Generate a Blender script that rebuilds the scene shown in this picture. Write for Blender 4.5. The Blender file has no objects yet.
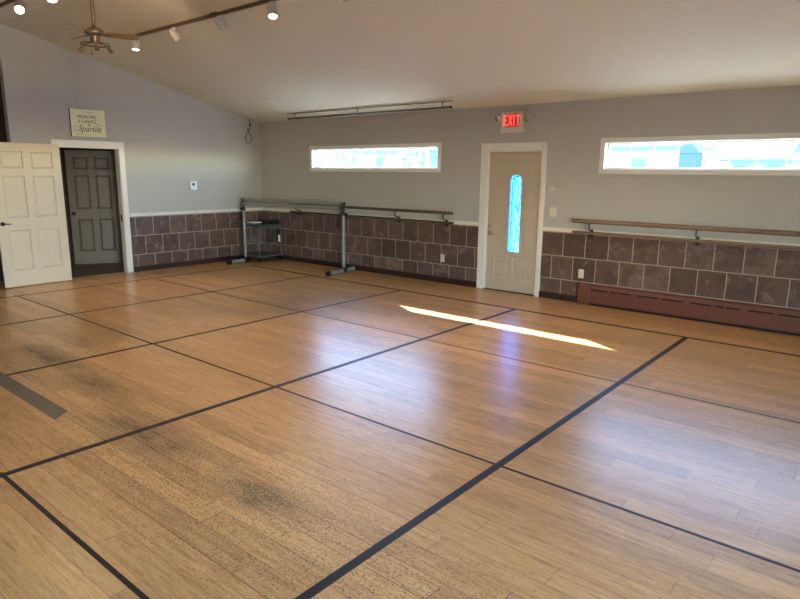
import bpy, bmesh, math, random
from mathutils import Vector, Matrix
random.seed(7)
S = bpy.context.scene
COL = S.collection
PI = math.pi

# ------------------------------------------------------------------ helpers
def link(name, bm, m, parent=None, smooth=False):
    me = bpy.data.meshes.new(name)
    bmesh.ops.recalc_face_normals(bm, faces=bm.faces)
    bm.to_mesh(me); bm.free()
    return link_mesh(name, me, m, parent, smooth)

def link_mesh(name, me, m, parent=None, smooth=False):
    o = bpy.data.objects.new(name, me); COL.objects.link(o)
    for mm in (m if isinstance(m, (list, tuple)) else [m]): me.materials.append(mm)
    if parent is not None:
        o.parent = parent
        o.matrix_parent_inverse = parent.matrix_basis.inverted()
    if smooth:
        for p in me.polygons: p.use_smooth = True
    return o

def auto_smooth(o, ang=40):
    me = o.data
    for p in me.polygons: p.use_smooth = True
    bm = bmesh.new(); bm.from_mesh(me)
    for e in bm.edges:
        if len(e.link_faces) == 2 and e.calc_face_angle(0) > math.radians(ang): e.smooth = False
    bm.to_mesh(me); bm.free()
    return o

def thing(name, label, cat, loc=(0, 0, 0), rz=0, group=None):
    o = bpy.data.objects.new(name, None); COL.objects.link(o)
    o.empty_display_size = .1
    o.location = loc; o.rotation_euler = (0, 0, rz)
    o['label'] = label; o['category'] = cat
    if group: o['group'] = group
    return o

def tag(o, label, cat, group=None):
    o['label'] = label; o['category'] = cat
    if group: o['group'] = group
    return o

def struct(o, label=None, cat=None):
    o['kind'] = 'structure'
    if label: o['label'] = label
    if cat: o['category'] = cat
    return o

def B(): return bmesh.new()

def box(bm, a, b, bev=0, mi=0):
    x0, y0, z0 = [min(p, q) for p, q in zip(a, b)]; x1, y1, z1 = [max(p, q) for p, q in zip(a, b)]
    r = bmesh.ops.create_cube(bm, size=1, matrix=Matrix.Translation(((x0+x1)/2, (y0+y1)/2, (z0+z1)/2)) @ Matrix.Diagonal((x1-x0, y1-y0, z1-z0, 1)))
    vs = r['verts']
    fs = set(f for v in vs for f in v.link_faces)
    for f in fs: f.material_index = mi
    if bev > 0:
        es = list(set(e for v in vs for e in v.link_edges))
        bmesh.ops.bevel(bm, geom=es, offset=bev, segments=2, affect='EDGES', profile=.5)
    return bm

def frame_of(d):
    d = Vector(d).normalized()
    up = Vector((0, 0, 1)) if abs(d.z) < .95 else Vector((1, 0, 0))
    u = d.cross(up).normalized(); v = u.cross(d).normalized()
    return u, v, d

def tube(bm, pts, r, n=12, cap=True, mi=0):
    """swept round tube through points; r a number or one radius per point"""
    pts = [Vector(p) for p in pts]
    rr = r if isinstance(r, (list, tuple)) else [r]*len(pts)
    rings = []
    pu = None
    for i, p in enumerate(pts):
        d = (pts[min(i+1, len(pts)-1)] - pts[max(i-1, 0)])
        if d.length < 1e-9: d = Vector((0, 0, 1))
        d.normalize()
        if pu is None: u, v, _ = frame_of(d)
        else:
            u = (pu - d*pu.dot(d)).normalized(); v = u.cross(d)
        pu = u
        rings.append([bm.verts.new(p + (u*math.cos(2*PI*k/n) + v*math.sin(2*PI*k/n))*rr[i]) for k in range(n)])
    for a, b in zip(rings, rings[1:]):
        for k in range(n):
            f = bm.faces.new((a[k], a[(k+1) % n], b[(k+1) % n], b[k])); f.material_index = mi
    if cap:
        for ring in (rings[0], rings[-1]):
            f = bm.faces.new(ring); f.material_index = mi
    return bm

def lathe(bm, prof, base, axis, n=24):
    """prof: list of (radius, distance along axis)"""
    u, v, d = frame_of(axis); base = Vector(base)
    rings = []
    for r, h in prof:
        if r < 1e-6: rings.append([bm.verts.new(base + d*h)])
        else: rings.append([bm.verts.new(base + d*h + (u*math.cos(2*PI*k/n) + v*math.sin(2*PI*k/n))*r) for k in range(n)])
    for a, b in zip(rings, rings[1:]):
        for k in range(n):
            if len(a) == 1 and len(b) == 1: continue
            if len(a) == 1: bm.faces.new((a[0], b[k], b[(k+1) % n]))
            elif len(b) == 1: bm.faces.new((a[k], a[(k+1) % n], b[0]))
            else: bm.faces.new((a[k], a[(k+1) % n], b[(k+1) % n], b[k]))
    if len(rings[0]) > 1: bm.faces.new(rings[0])
    if len(rings[-1]) > 1: bm.faces.new(rings[-1])
    return bm

def prism(bm, poly, z0, z1, M=None):
    """extrude a 2-D outline from z0 to z1, placed by matrix M"""
    M = M or Matrix.Identity(4)
    a = [bm.verts.new(M @ Vector((x, y, z0))) for x, y in poly]
    b = [bm.verts.new(M @ Vector((x, y, z1))) for x, y in poly]
    n = len(poly)
    for i in range(n): bm.faces.new((a[i], a[(i+1) % n], b[(i+1) % n], b[i]))
    bm.faces.new(a); bm.faces.new(b)
    return bm

M_LEFT = Matrix(((0, 0, 1, 0), (1, 0, 0, 0), (0, 1, 0, 0), (0, 0, 0, 1)))      # drawing plane on the left wall, facing +x
M_BACK = Matrix(((1, 0, 0, 0), (0, 0, -1, 0), (0, 1, 0, 0), (0, 0, 0, 1)))     # drawing plane on the window wall, facing -y

def text_mesh(body, size, M, depth=.002, shear=0, align='CENTER', sx=1.0, bold=0.0, space=1.0):
    cu = bpy.data.curves.new('lettering', 'FONT')
    cu.body = body; cu.size = size; cu.extrude = depth; cu.shear = shear; cu.align_x = align; cu.offset = bold; cu.space_character = space
    o = bpy.data.objects.new('lettering', cu); COL.objects.link(o)
    dg = bpy.context.evaluated_depsgraph_get()
    me = bpy.data.meshes.new_from_object(o.evaluated_get(dg))
    bpy.data.objects.remove(o)
    me.transform(M @ Matrix.Diagonal((sx, 1, 1, 1)))
    return me

def join_into(bm, me):
    bm.from_mesh(me); bpy.data.meshes.remove(me)

def boolean_cut(bm_a, bm_b):
    ma = bpy.data.meshes.new('a'); bmesh.ops.recalc_face_normals(bm_a, faces=bm_a.faces); bm_a.to_mesh(ma); bm_a.free()
    mb = bpy.data.meshes.new('b'); bmesh.ops.recalc_face_normals(bm_b, faces=bm_b.faces); bm_b.to_mesh(mb); bm_b.free()
    oa = bpy.data.objects.new('a', ma); ob = bpy.data.objects.new('b', mb)
    COL.objects.link(oa); COL.objects.link(ob)
    md = oa.modifiers.new('c', 'BOOLEAN'); md.object = ob; md.operation = 'DIFFERENCE'; md.solver = 'EXACT'
    dg = bpy.context.evaluated_depsgraph_get()
    me = bpy.data.meshes.new_from_object(oa.evaluated_get(dg))
    bpy.data.objects.remove(oa); bpy.data.objects.remove(ob)
    return me

# ------------------------------------------------------------------ materials
def srgb(r, g, b):
    f = lambda c: (c/255/12.92) if c/255 <= .04045 else ((c/255+.055)/1.055)**2.4
    return (f(r), f(g), f(b), 1)

class N:
    def __init__(self, name):
        self.m = bpy.data.materials.new(name); self.m.use_nodes = True
        self.t = self.m.node_tree; self.t.nodes.clear()
        self.out = self.t.nodes.new('ShaderNodeOutputMaterial')
    def n(self, typ, **kw):
        nd = self.t.nodes.new('ShaderNode'+typ)
        for k, v in kw.items(): setattr(nd, k, v)
        return nd
    def l(self, a, b): self.t.links.new(a, b)
    def val(self, sock, v):
        if hasattr(v, 'is_linked') or hasattr(v, 'node'): self.l(v, sock)
        else: sock.default_value = v
    def math(self, op, a, b=0.0, c=0.0):
        nd = self.n('Math', operation=op)
        self.val(nd.inputs[0], a); self.val(nd.inputs[1], b); self.val(nd.inputs[2], c)
        return nd.outputs[0]
    def mix(self, f, a, b, blend='MIX'):
        nd = self.n('Mix', data_type='RGBA', blend_type=blend)
        self.val(nd.inputs[0], f); self.val(nd.inputs[6], a); self.val(nd.inputs[7], b)
        return nd.outputs[2]
    def noise(self, vec, scale, detail=3, rough=.5, dist=0):
        nd = self.n('TexNoise'); self.l(vec, nd.inputs['Vector'])
        nd.inputs['Scale'].default_value = scale; nd.inputs['Detail'].default_value = detail
        nd.inputs['Roughness'].default_value = rough; nd.inputs['Distortion'].default_value = dist
        return nd.outputs[0]
    def ramp(self, f, stops):
        nd = self.n('ValToRGB'); self.l(f, nd.inputs[0])
        el = nd.color_ramp.elements
        while len(el) < len(stops): el.new(.5)
        for e, (p, c) in zip(el, stops):
            e.position = p; e.color = c if len(c) == 4 else (*c, 1)
        return nd.outputs[0]
    def mapping(self, vec, scale=(1, 1, 1), loc=(0, 0, 0), rot=(0, 0, 0)):
        nd = self.n('Mapping'); self.l(vec, nd.inputs[0])
        nd.inputs['Scale'].default_value = scale; nd.inputs['Location'].default_value = loc; nd.inputs['Rotation'].default_value = rot
        return nd.outputs[0]
    def pbr(self, color, rough=.5, metal=0.0, bump=None, bstr=.2, bdist=.01, spec=.5, coat=0):
        p = self.n('BsdfPrincipled')
        self.val(p.inputs['Base Color'], color); self.val(p.inputs['Roughness'], rough); self.val(p.inputs['Metallic'], metal)
        p.inputs['Specular IOR Level'].default_value = spec
        p.inputs['Coat Weight'].default_value = coat
        if bump is not None:
            b = self.n('Bump'); b.inputs['Strength'].default_value = bstr; b.inputs['Distance'].default_value = bdist
            self.l(bump, b.inputs['Height']); self.l(b.outputs[0], p.inputs['Normal'])
        self.l(p.outputs[0], self.out.inputs[0])
        return self.m
    def obj(self): return self.n('TexCoord').outputs['Object']

def plain(name, col, rough=.5, metal=0.0, var=.06, scale=12, bump=.05, spec=.5):
    q = N(name); c = q.obj()
    nz = q.noise(c, scale, 4, .6)
    dark = tuple(x*(1-var) for x in col[:3])+(1,); lite = tuple(min(1, x*(1+var)) for x in col[:3])+(1,)
    k = q.ramp(nz, [(.3, dark), (.7, lite)])
    return q.pbr(k, rough, metal, q.noise(c, scale*9, 2), bump, .002, spec)

def emit(name, col, strength):
    q = N(name); e = q.n('Emission'); e.inputs[0].default_value = col; e.inputs[1].default_value = strength
    q.l(e.outputs[0], q.out.inputs[0]); return q.m

def glass_mat(name, tint=(.96, .98, .98, 1), refl=.07):
    q = N(name); t = q.n('BsdfTransparent'); t.inputs[0].default_value = tint
    g = q.n('BsdfGlossy'); g.inputs['Roughness'].default_value = .02
    mx = q.n('MixShader'); mx.inputs[0].default_value = refl
    q.l(t.outputs[0], mx.inputs[1]); q.l(g.outputs[0], mx.inputs[2]); q.l(mx.outputs[0], q.out.inputs[0])
    return q.m

def paint(name, col, rough=.75, bump=.12):
    q = N(name); c = q.obj()
    nz = q.noise(c, 1.2, 3, .5)
    k = q.mix(nz, tuple(x*.96 for x in col[:3])+(1,), tuple(x*1.03 for x in col[:3])+(1,))
    return q.pbr(k, rough, 0, q.noise(c, 160, 2, .6), bump, .002, .3)

def wood(name, dark, light, axis='x', rough=.4, scale=1.0):
    q = N(name); c = q.obj()
    sc = {'x': (1.2, 22, 22), 'y': (22, 1.2, 22), 'z': (22, 22, 1.2)}[axis]
    v = q.mapping(c, tuple(s*scale for s in sc))
    nz = q.noise(v, 1.6, 5, .6, .6)
    k = q.ramp(nz, [(.3, dark), (.7, light)])
    return q.pbr(k, rough, 0, nz, .1, .002)

def floor_mat():
    q = N('worn_plank_floor'); c = q.obj()
    sp = q.n('SeparateXYZ'); q.l(c, sp.inputs[0]); X, Y = sp.outputs[0], sp.outputs[1]
    W, Lg = .137, 1.83
    yy = q.math('DIVIDE', q.math('ADD', Y, .054), W)
    row = q.math('FLOOR', yy); fy = q.math('SUBTRACT', yy, row)
    wn = q.n('TexWhiteNoise', noise_dimensions='1D'); q.l(row, wn.inputs['W'])
    xx = q.math('ADD', q.math('DIVIDE', X, Lg), q.math('MULTIPLY', wn.outputs['Value'], 7.31))
    cell = q.math('FLOOR', xx); fx = q.math('SUBTRACT', xx, cell)
    cv = q.n('CombineXYZ'); q.l(row, cv.inputs[0]); q.l(cell, cv.inputs[1])
    w2 = q.n('TexWhiteNoise', noise_dimensions='2D'); q.l(cv.outputs[0], w2.inputs['Vector'])
    rnd = w2.outputs['Value']
    # grain: strands running with the boards, shifted per board
    off = q.n('CombineXYZ'); q.l(q.math('MULTIPLY', rnd, 37.0), off.inputs[0]); q.l(q.math('MULTIPLY', rnd, 11.0), off.inputs[1])
    va = q.n('VectorMath', operation='ADD'); q.l(c, va.inputs[0]); q.l(off.outputs[0], va.inputs[1])
    g1 = q.noise(q.mapping(va.outputs[0], (2.2, 34, 1)), 1.0, 6, .65, .8)
    g2 = q.noise(q.mapping(va.outputs[0], (9, 95, 1)), 1.0, 4, .7, .3)
    base = q.ramp(g1, [(.25, srgb(196, 146, 92)), (.5, srgb(228, 180, 124)), (.75, srgb(240, 202, 150))])
    tone = q.ramp(rnd, [(0, srgb(222, 212, 200)), (.3, srgb(238, 228, 214)), (.7, srgb(246, 238, 224)), (1, srgb(255, 248, 234))])
    k = q.mix(1.0, base, tone, 'MULTIPLY')
    k = q.mix(q.math('MULTIPLY', q.ramp(g2, [(.5, (0, 0, 0)), (.7, (1, 1, 1))]), .42), k, srgb(112, 74, 44))
    mot = q.noise(q.mapping(va.outputs[0], (7, 30, 1)), 1.0, 4, .6, 1.0)
    k = q.mix(q.math('MULTIPLY', q.ramp(mot, [(.5, (0, 0, 0)), (.68, (1, 1, 1))]), .3), k, srgb(232, 196, 146))
    # worn-through speckled patches (finish gone, grime in the pores)
    def spot(cx, cy, rx, ry):
        dx = q.math('DIVIDE', q.math('SUBTRACT', X, cx), rx); dy = q.math('DIVIDE', q.math('SUBTRACT', Y, cy), ry)
        r2 = q.math('ADD', q.math('MULTIPLY', dx, dx), q.math('MULTIPLY', dy, dy))
        return q.math('MAXIMUM', q.math('SUBTRACT', 1.0, r2), 0.0)
    spots = [(7.62, -6.0, .5, .18), (6.42, -6.0, .75, .27), (5.2, -5.78, .75, .2), (4.2, -5.72, .9, .2)]
    mask = None
    for s_ in spots:
        v = spot(*s_); mask = v if mask is None else q.math('MAXIMUM', mask, v)
    wide = q.math('MULTIPLY', spot(7.0, -6.1, 3.2, .75), .6)
    streak = q.noise(q.mapping(c, (1.3, 13, 1)), 1.6, 3, .6)
    mask = q.math('MULTIPLY', mask, q.math('ADD', .25, q.math('ADD', q.math('MULTIPLY', rnd, .5), q.math('MULTIPLY', streak, .6))))
    mask2 = q.math('MAXIMUM', mask, wide)
    sv = q.mapping(c, (1, 1.9, 1))
    fine = q.noise(sv, 60, 2, .6)
    blot = q.noise(q.mapping(c, (1.5, 4, 1)), 2.6, 4, .65)
    th = q.math('SUBTRACT', .69, q.math('MULTIPLY', q.math('MULTIPLY', mask2, blot), .42))
    speck = q.math('MULTIPLY', q.math('GREATER_THAN', fine, th), q.math('MINIMUM', q.math('MULTIPLY', mask2, 3.0), .85))
    k = q.mix(q.math('MULTIPLY', q.math('MULTIPLY', mask, blot), .95), k, srgb(96, 82, 62))
    k = q.mix(q.math('MULTIPLY', speck, .85), k, srgb(60, 45, 32))
    # thin scattered nicks all over
    nick = q.math('GREATER_THAN', q.noise(q.mapping(c, (9, 26, 1)), 5.0, 3, .6), .685)
    k = q.mix(q.math('MULTIPLY', nick, .7), k, srgb(78, 54, 36))
    # seams between boards
    ey = q.math('MINIMUM', fy, q.math('SUBTRACT', 1.0, fy))
    ex = q.math('MULTIPLY', q.math('MINIMUM', fx, q.math('SUBTRACT', 1.0, fx)), Lg/W)
    edge = q.math('MINIMUM', ey, ex)
    seam = q.math('LESS_THAN', edge, q.math('ADD', .011, q.math('MULTIPLY', mask2, .016)))
    sj = q.noise(q.mapping(c, (1.1, 9, 1)), 1.0, 2, .5)
    k = q.mix(q.math('MULTIPLY', seam, q.ramp(sj, [(.35, (.15, .15, .15)), (.65, (.85, .85, .85))])), k, srgb(72, 46, 26))
    rough = q.math('ADD', q.math('ADD', .27, q.math('MULTIPLY', g1, .05)), q.math('MULTIPLY', mask2, .2))
    h = q.math('SUBTRACT', q.math('MULTIPLY', g1, .3), q.math('MULTIPLY', seam, 1.0))
    return q.pbr(k, rough, 0, h, .18, .002, .5)

def tile_mat(name, axis, u0, zoff):
    """running-bond slate squares 0.314 m wide, rows 0.32 m high; axis = wall direction"""
    q = N(name); c = q.obj()
    sp = q.n('SeparateXYZ'); q.l(c, sp.inputs[0])
    U = sp.outputs[0] if axis == 'x' else sp.outputs[1]
    cv = q.n('CombineXYZ'); q.l(q.math('SUBTRACT', U, u0), cv.inputs[0]); q.l(q.math('SUBTRACT', sp.outputs[2], zoff), cv.inputs[1])
    br = q.n('TexBrick'); q.l(cv.outputs[0], br.inputs['Vector'])
    br.offset = .5; br.offset_frequency = 2; br.squash = 1
    br.inputs['Scale'].default_value = 1; br.inputs['Brick Width'].default_value = .3145; br.inputs['Row Height'].default_value = .32
    br.inputs['Mortar Size'].default_value = .0055; br.inputs['Mortar Smooth'].default_value = .1
    br.inputs['Color1'].default_value = (0, 0, 0, 1); br.inputs['Color2'].default_value = (1, 1, 1, 1)
    br.inputs['Mortar'].default_value = (.5, .5, .5, 1)
    rnd = br.outputs['Color']
    body = q.ramp(rnd, [(0, srgb(84, 64, 54)), (.35, srgb(104, 80, 68)), (.65, srgb(96, 76, 70)), (1, srgb(122, 96, 80))])
    va = q.n('VectorMath', operation='ADD'); q.l(c, va.inputs[0])
    sc = q.n('VectorMath', operation='SCALE'); q.l(rnd, sc.inputs[0]); sc.inputs['Scale'].default_value = 9
    q.l(sc.outputs[0], va.inputs[1])
    n1 = q.noise(va.outputs[0], 5, 5, .62, .9)
    n2 = q.noise(va.outputs[0], 2.6, 4, .55, 2.2)
    k = q.mix(q.ramp(n1, [(.35, (.55, .55, .55)), (.5, (0, 0, 0))]), body, srgb(66, 54, 54))
    vein = q.math('MULTIPLY', q.ramp(n2, [(.54, (0, 0, 0)), (.6, (1, 1, 1)), (.66, (0, 0, 0))]), q.ramp(n1, [(.45, (0, 0, 0)), (.65, (1, 1, 1))]))
    k = q.mix(q.math('MULTIPLY', vein, .65), k, srgb(152, 132, 118))
    k = q.mix(br.outputs['Fac'], k, srgb(176, 158, 138))
    h = q.math('SUBTRACT', q.math('MULTIPLY', n1, .5), q.math('MULTIPLY', br.outputs['Fac'], .8))
    rough = q.math('ADD', .42, q.math('MULTIPLY', br.outputs['Fac'], .4))
    return q.pbr(k, rough, 0, h, .35, .004, .4)

WALLC = srgb(182, 176, 163)
M = dict(
    floor=floor_mat(),
    wall=paint('grey_wall_paint', WALLC),
    ceil=paint('white_ceiling_paint', srgb(223, 216, 193), .8, .2),
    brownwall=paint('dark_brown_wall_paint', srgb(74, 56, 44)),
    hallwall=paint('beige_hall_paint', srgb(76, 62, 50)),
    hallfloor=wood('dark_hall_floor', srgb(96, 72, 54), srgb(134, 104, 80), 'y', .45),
    trim=plain('white_gloss_trim', srgb(226, 220, 206), .35, 0, .03, 5, .03),
    railtrim=plain('cream_chair_rail', srgb(232, 224, 204), .4, 0, .03, 5, .03),
    door=plain('almond_door_paint', srgb(188, 170, 146), .4, 0, .03, 4, .05),
    sixdoor=plain('white_door_paint', srgb(212, 194, 166), .38, 0, .03, 4, .04),
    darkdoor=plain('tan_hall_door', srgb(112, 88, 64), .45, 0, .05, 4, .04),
    base=plain('dark_brown_baseboard', srgb(52, 32, 26), .45, 0, .15, 6, .05),
    tileL=tile_mat('slate_tile', 'y', -2.688+.157, -.03),
    tileB=tile_mat('slate_tile_long', 'x', 8.077+.157, -.03),
    tape=plain('black_floor_tape', srgb(26, 23, 24), .5, 0, .2, 30, .1),
    thintape=plain('dark_brown_floor_tape', srgb(40, 28, 24), .5, 0, .2, 30, .1),
    graytape=plain('grey_patch', srgb(116, 102, 84), .55, 0, .08, 10, .1),
    barre=wood('barre_wood', srgb(104, 84, 70), srgb(142, 116, 96), 'x', .25),
    barredark=wood('dark_barre_wood', srgb(72, 57, 48), srgb(98, 80, 66), 'x', .3),
    bronze=plain('dark_bronze_metal', srgb(62, 50, 42), .4, .7, .1, 20, .05),
    alu=plain('brushed_aluminium', srgb(140, 139, 136), .38, .1, .05, 30, .05),
    blackplastic=plain('black_plastic', srgb(18, 18, 20), .4, 0, .1, 30, .05),
    cartgrey=plain('grey_painted_metal', srgb(112, 114, 116), .4, .4, .08, 20, .05),
    shelfgrey=plain('grey_cart_shelf', srgb(96, 100, 104), .45, .2, .08, 20, .05),
    whiteplastic=plain('white_plastic', srgb(232, 230, 224), .35, 0, .03, 20, .03),
    ivory=plain('ivory_plastic', srgb(214, 204, 182), .35, 0, .03, 20, .03),
    heater=plain('red_brown_heater_enamel', srgb(106, 60, 46), .45, 0, .06, 6, .05),
    black=plain('black_slot', srgb(12, 10, 10), .7, 0, .1, 20, 0),
    canvas=plain('cream_canvas', srgb(232, 226, 180), .7, 0, .05, 14, .2),
    canvasedge=plain('brown_canvas_edge', srgb(84, 70, 50), .7, 0, .1, 20, .1),
    ink=plain('dark_lettering_ink', srgb(88, 80, 60), .6, 0, .1, 30, 0),
    fan=plain('bronze_fan_metal', srgb(112, 94, 72), .42, .5, .08, 20, .03),
    blade=wood('fan_blade_wood', srgb(120, 98, 66), srgb(148, 122, 84), 'x', .45),
    track=plain('track_bronze', srgb(110, 88, 66), .4, .3, .08, 20, .03),
    head=plain('spot_head_white', srgb(204, 192, 176), .4, .1, .05, 20, .03),
    chrome=plain('satin_nickel', srgb(170, 160, 146), .3, .9, .05, 20, .02),
    cable=plain('dark_cable', srgb(40, 38, 36), .5, 0, .1, 30, .05),
    glass=glass_mat('window_glass'),
    lead=plain('lead_came', srgb(86, 96, 104), .4, .7, .1, 30, .05),
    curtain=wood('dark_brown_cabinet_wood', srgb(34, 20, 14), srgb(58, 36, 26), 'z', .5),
    exitred=emit('exit_red_glow', (1, .05, .04, 1), 3.2),
    exitpink=plain('exit_red_face', srgb(214, 92, 80), .4, 0, .05, 20, 0),
    lampon=emit('lamp_lens_lit', (1, .86, .62, 1), 14),
    lampglare=emit('lamp_lens_bright', (1, .84, .58, 1), 40),
    lampoff=plain('lamp_lens_unlit', srgb(150, 140, 126), .2, 0, .05, 20, 0),
    concrete=plain('pale_concrete', srgb(188, 188, 187), .85, 0, .06, 3, .2),
    siding=plain('white_siding', srgb(92, 116, 118), .7, 0, .03, 2, .1),
    bluesiding=plain('blue_siding', srgb(10, 42, 84), .7, 0, .06, 2, .1),
    roofing=plain('pale_grey_roofing', srgb(70, 100, 104), .8, 0, .08, 3, .2),
    eavetrim=plain('slate_blue_eave', srgb(46, 76, 84), .7, 0, .08, 3, .1),
    extglass=plain('blue_window_glass', srgb(24, 60, 104), .3, 0, .1, 3, 0, .3),
    leaf=plain('blue_green_leaves', srgb(110, 146, 136), .8, 0, .2, 3, .3),
    bark=plain('grey_bark', srgb(96, 86, 76), .9, 0, .2, 8, .4),
    exterior=plain('exterior_stucco', srgb(200, 196, 188), .85, 0, .05, 4, .2),
)

def deco_glass_mat():
    """textured door glass: clear bevels between frosted, sky-tinted ripple glass"""
    q = N('rippled_door_glass'); c = q.obj()
    nz = q.noise(q.mapping(c, (1, 1, .5)), 26, 3, .6, 1.5)
    f = q.ramp(nz, [(.42, (.1, .1, .1)), (.56, (.75, .75, .75))])
    t = q.n('BsdfTransparent'); t.inputs[0].default_value = (.22, .46, .76, 1)  # blue of the sky light put into the glass tint
    d = q.n('BsdfTranslucent'); d.inputs[0].default_value = (.14, .36, .62, 1)
    g = q.n('BsdfGlossy'); g.inputs['Roughness'].default_value = .12
    m1 = q.n('MixShader'); q.l(f, m1.inputs[0]); q.l(t.outputs[0], m1.inputs[1]); q.l(d.outputs[0], m1.inputs[2])
    m2 = q.n('MixShader'); m2.inputs[0].default_value = .06; q.l(m1.outputs[0], m2.inputs[1]); q.l(g.outputs[0], m2.inputs[2])
    q.l(m2.outputs[0], q.out.inputs[0]); return q.m
M['deco'] = deco_glass_mat()

# ------------------------------------------------------------------ room dimensions
HC, YR, HR = 2.644, -4.407, 3.689             # eave height at window wall, ridge position, ridge height
K = (HR-HC)/(-YR)
XR, YF = 12.8, -9.6                           # right wall, wall behind the camera
XA = -1.35                                    # set-back wall of the dark alcove
T = .12                                       # wall thickness
RAIL = .989
def ceil_z(y): return HC - K*y if y >= YR else HR + K*(y-YR)

def wall_back():
    bm = B()
    Z = HC+.15
    ops = [(1.505, 4.355, 1.78, 2.10), (5.245, 6.13, 0, 2.045), (6.99, 9.825, 1.78, 2.10)]
    x = -T
    for a, b, z0, z1 in ops:
        box(bm, (x, 0, 0), (a, T, Z)); box(bm, (a, 0, z1), (b, T, Z))
        if z0 > 0: box(bm, (a, 0, 0), (b, T, z0))
        x = b
    box(bm, (x, 0, 0), (XR+T, T, Z))
    return struct(link('wall_back', bm, M['wall']))
wall_back()

def gable(bm, x0, x1, ya, yb, z0=0, z1=None):
    """wall slab between ya > yb whose top follows the roof"""
    ys = [ya] + ([YR] if yb < YR < ya else []) + [yb]
    poly = [(ya, z0)] + [(y, (ceil_z(y)+.05) if z1 is None else z1) for y in ys] + [(yb, z0)]
    if z1 is not None: poly = [(ya, z0), (ya, z1), (yb, z1), (yb, z0)]
    a = [bm.verts.new((x0, y, z)) for y, z in poly]; b = [bm.verts.new((x1, y, z)) for y, z in poly]
    n = len(poly)
    for i in range(n): bm.faces.new((a[i], a[(i+1) % n], b[(i+1) % n], b[i]))
    bm.faces.new(a); bm.faces.new(b)

DY0, DY1, DH = -3.845, -2.862, 2.06           # door opening in the left wall
bm = B()
gable(bm, -T, 0, 0, DY1); gable(bm, -T, 0, DY1, DY0, DH); gable(bm, -T, 0, DY0, -4.44)
struct(link('wall_left', bm, M['wall']))
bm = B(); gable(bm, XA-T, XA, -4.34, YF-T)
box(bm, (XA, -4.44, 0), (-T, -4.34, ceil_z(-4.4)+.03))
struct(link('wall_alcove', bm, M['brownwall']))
# right wall with an unseen glazed opening added for light; plain wall behind camera
bm = B()
RD0, RD1, RDH = -9.1, -6.7, 2.15
gable(bm, XR, XR+T, T, RD1); gable(bm, XR, XR+T, RD1, RD0, RDH); gable(bm, XR, XR+T, RD0, YF-T)
struct(link('wall_right', bm, M['wall']))
bm = B()
ZF = ceil_z(YF)
fw = []
x = XA-T
for a, b, z0, z1 in fw:
    box(bm, (x, YF, 0), (a, YF-T, ZF+.1)); box(bm, (a, YF, z1), (b, YF-T, ZF+.1)); box(bm, (a, YF, 0), (b, YF-T, z0)); x = b
box(bm, (x, YF, 0), (XR+T, YF-T, ZF+.1))
struct(link('wall_front', bm, M['wall']))

bm = B(); box(bm, (XA-T, YF-T, -.15), (XR+T, T, 0))
FL = struct(link('floor', bm, M['floor']))
bm = B()
xs = (XA-T-.02, XR+T+.02)
prof = [(T+.02, HC-K*(T+.02)), (YR, HR), (YF-T-.02, ceil_z(YF-T-.02))]
lo = [[bm.verts.new((x, y, z)) for y, z in prof] for x in xs]; hi = [[bm.verts.new((x, y, z+.2)) for y, z in prof] for x in xs]
for i in range(2):
    bm.faces.new((lo[0][i], lo[0][i+1], lo[1][i+1], lo[1][i])); bm.faces.new((hi[0][i], hi[0][i+1], hi[1][i+1], hi[1][i]))
    for s in (0, 1): bm.faces.new((lo[s][i], lo[s][i+1], hi[s][i+1], hi[s][i]))
for j in (0, 2): bm.faces.new((lo[0][j], lo[1][j], hi[1][j], hi[0][j]))
struct(link('ceiling', bm, M['ceil']))

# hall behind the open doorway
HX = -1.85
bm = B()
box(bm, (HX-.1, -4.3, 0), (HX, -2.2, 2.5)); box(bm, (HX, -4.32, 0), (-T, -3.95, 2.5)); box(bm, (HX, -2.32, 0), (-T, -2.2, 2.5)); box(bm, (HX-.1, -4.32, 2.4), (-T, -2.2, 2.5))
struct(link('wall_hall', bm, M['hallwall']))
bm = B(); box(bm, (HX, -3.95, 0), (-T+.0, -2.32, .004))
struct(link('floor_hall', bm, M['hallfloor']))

# tile wainscot, chair rail, baseboard
def seg_back(z0, z1, d, segs, bev=0):
    bm = B()
    for a, b in segs: box(bm, (a, 0, z0), (b, -d, z1), bev)
    return bm
SEG = [(.012, 5.141), (6.188, XR)]
struct(link('trim_1', seg_back(.0, .945, .012, SEG), M['tileB']))
bm = B(); box(bm, (0, DY1+.08, 0), (.012, 0, .945)); struct(link('trim_2', bm, M['tileL']))
def rail_profile(bm, along, a, b):
    pr = [(0, .94), (.014, .94), (.016, .952), (.026, .962), (.026, .978), (.034, .984), (.034, .992), (0, .992)]
    n = len(pr)
    P = (lambda t, d, z: (t, -d, z)) if along == 'x' else (lambda t, d, z: (d, t, z))
    va = [bm.verts.new(P(a, d, z)) for d, z in pr]; vb = [bm.verts.new(P(b, d, z)) for d, z in pr]
    for i in range(n): bm.faces.new((va[i], va[(i+1) % n], vb[(i+1) % n], vb[i]))
    bm.faces.new(va); bm.faces.new(vb)
bm = B()
for a, b in [(.0, 5.141), (6.188, XR)]: rail_profile(bm, 'x', a, b)
struct(link('trim_3', bm, M['railtrim']))
bm = B(); rail_profile(bm, 'y', DY1+.075, -.034); struct(link('trim_4', bm, M['trim']))
bm = B()
for a, b in [(.02, 5.141), (6.188, 6.79)]: box(bm, (a, -.012, 0), (b, -.026, .09), .003)
struct(link('baseboard_back', bm, M['base']))
bm = B(); box(bm, (.012, DY1+.08, 0), (.026, -.02, .09), .003); struct(link('baseboard_left', bm, M['base']))

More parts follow.
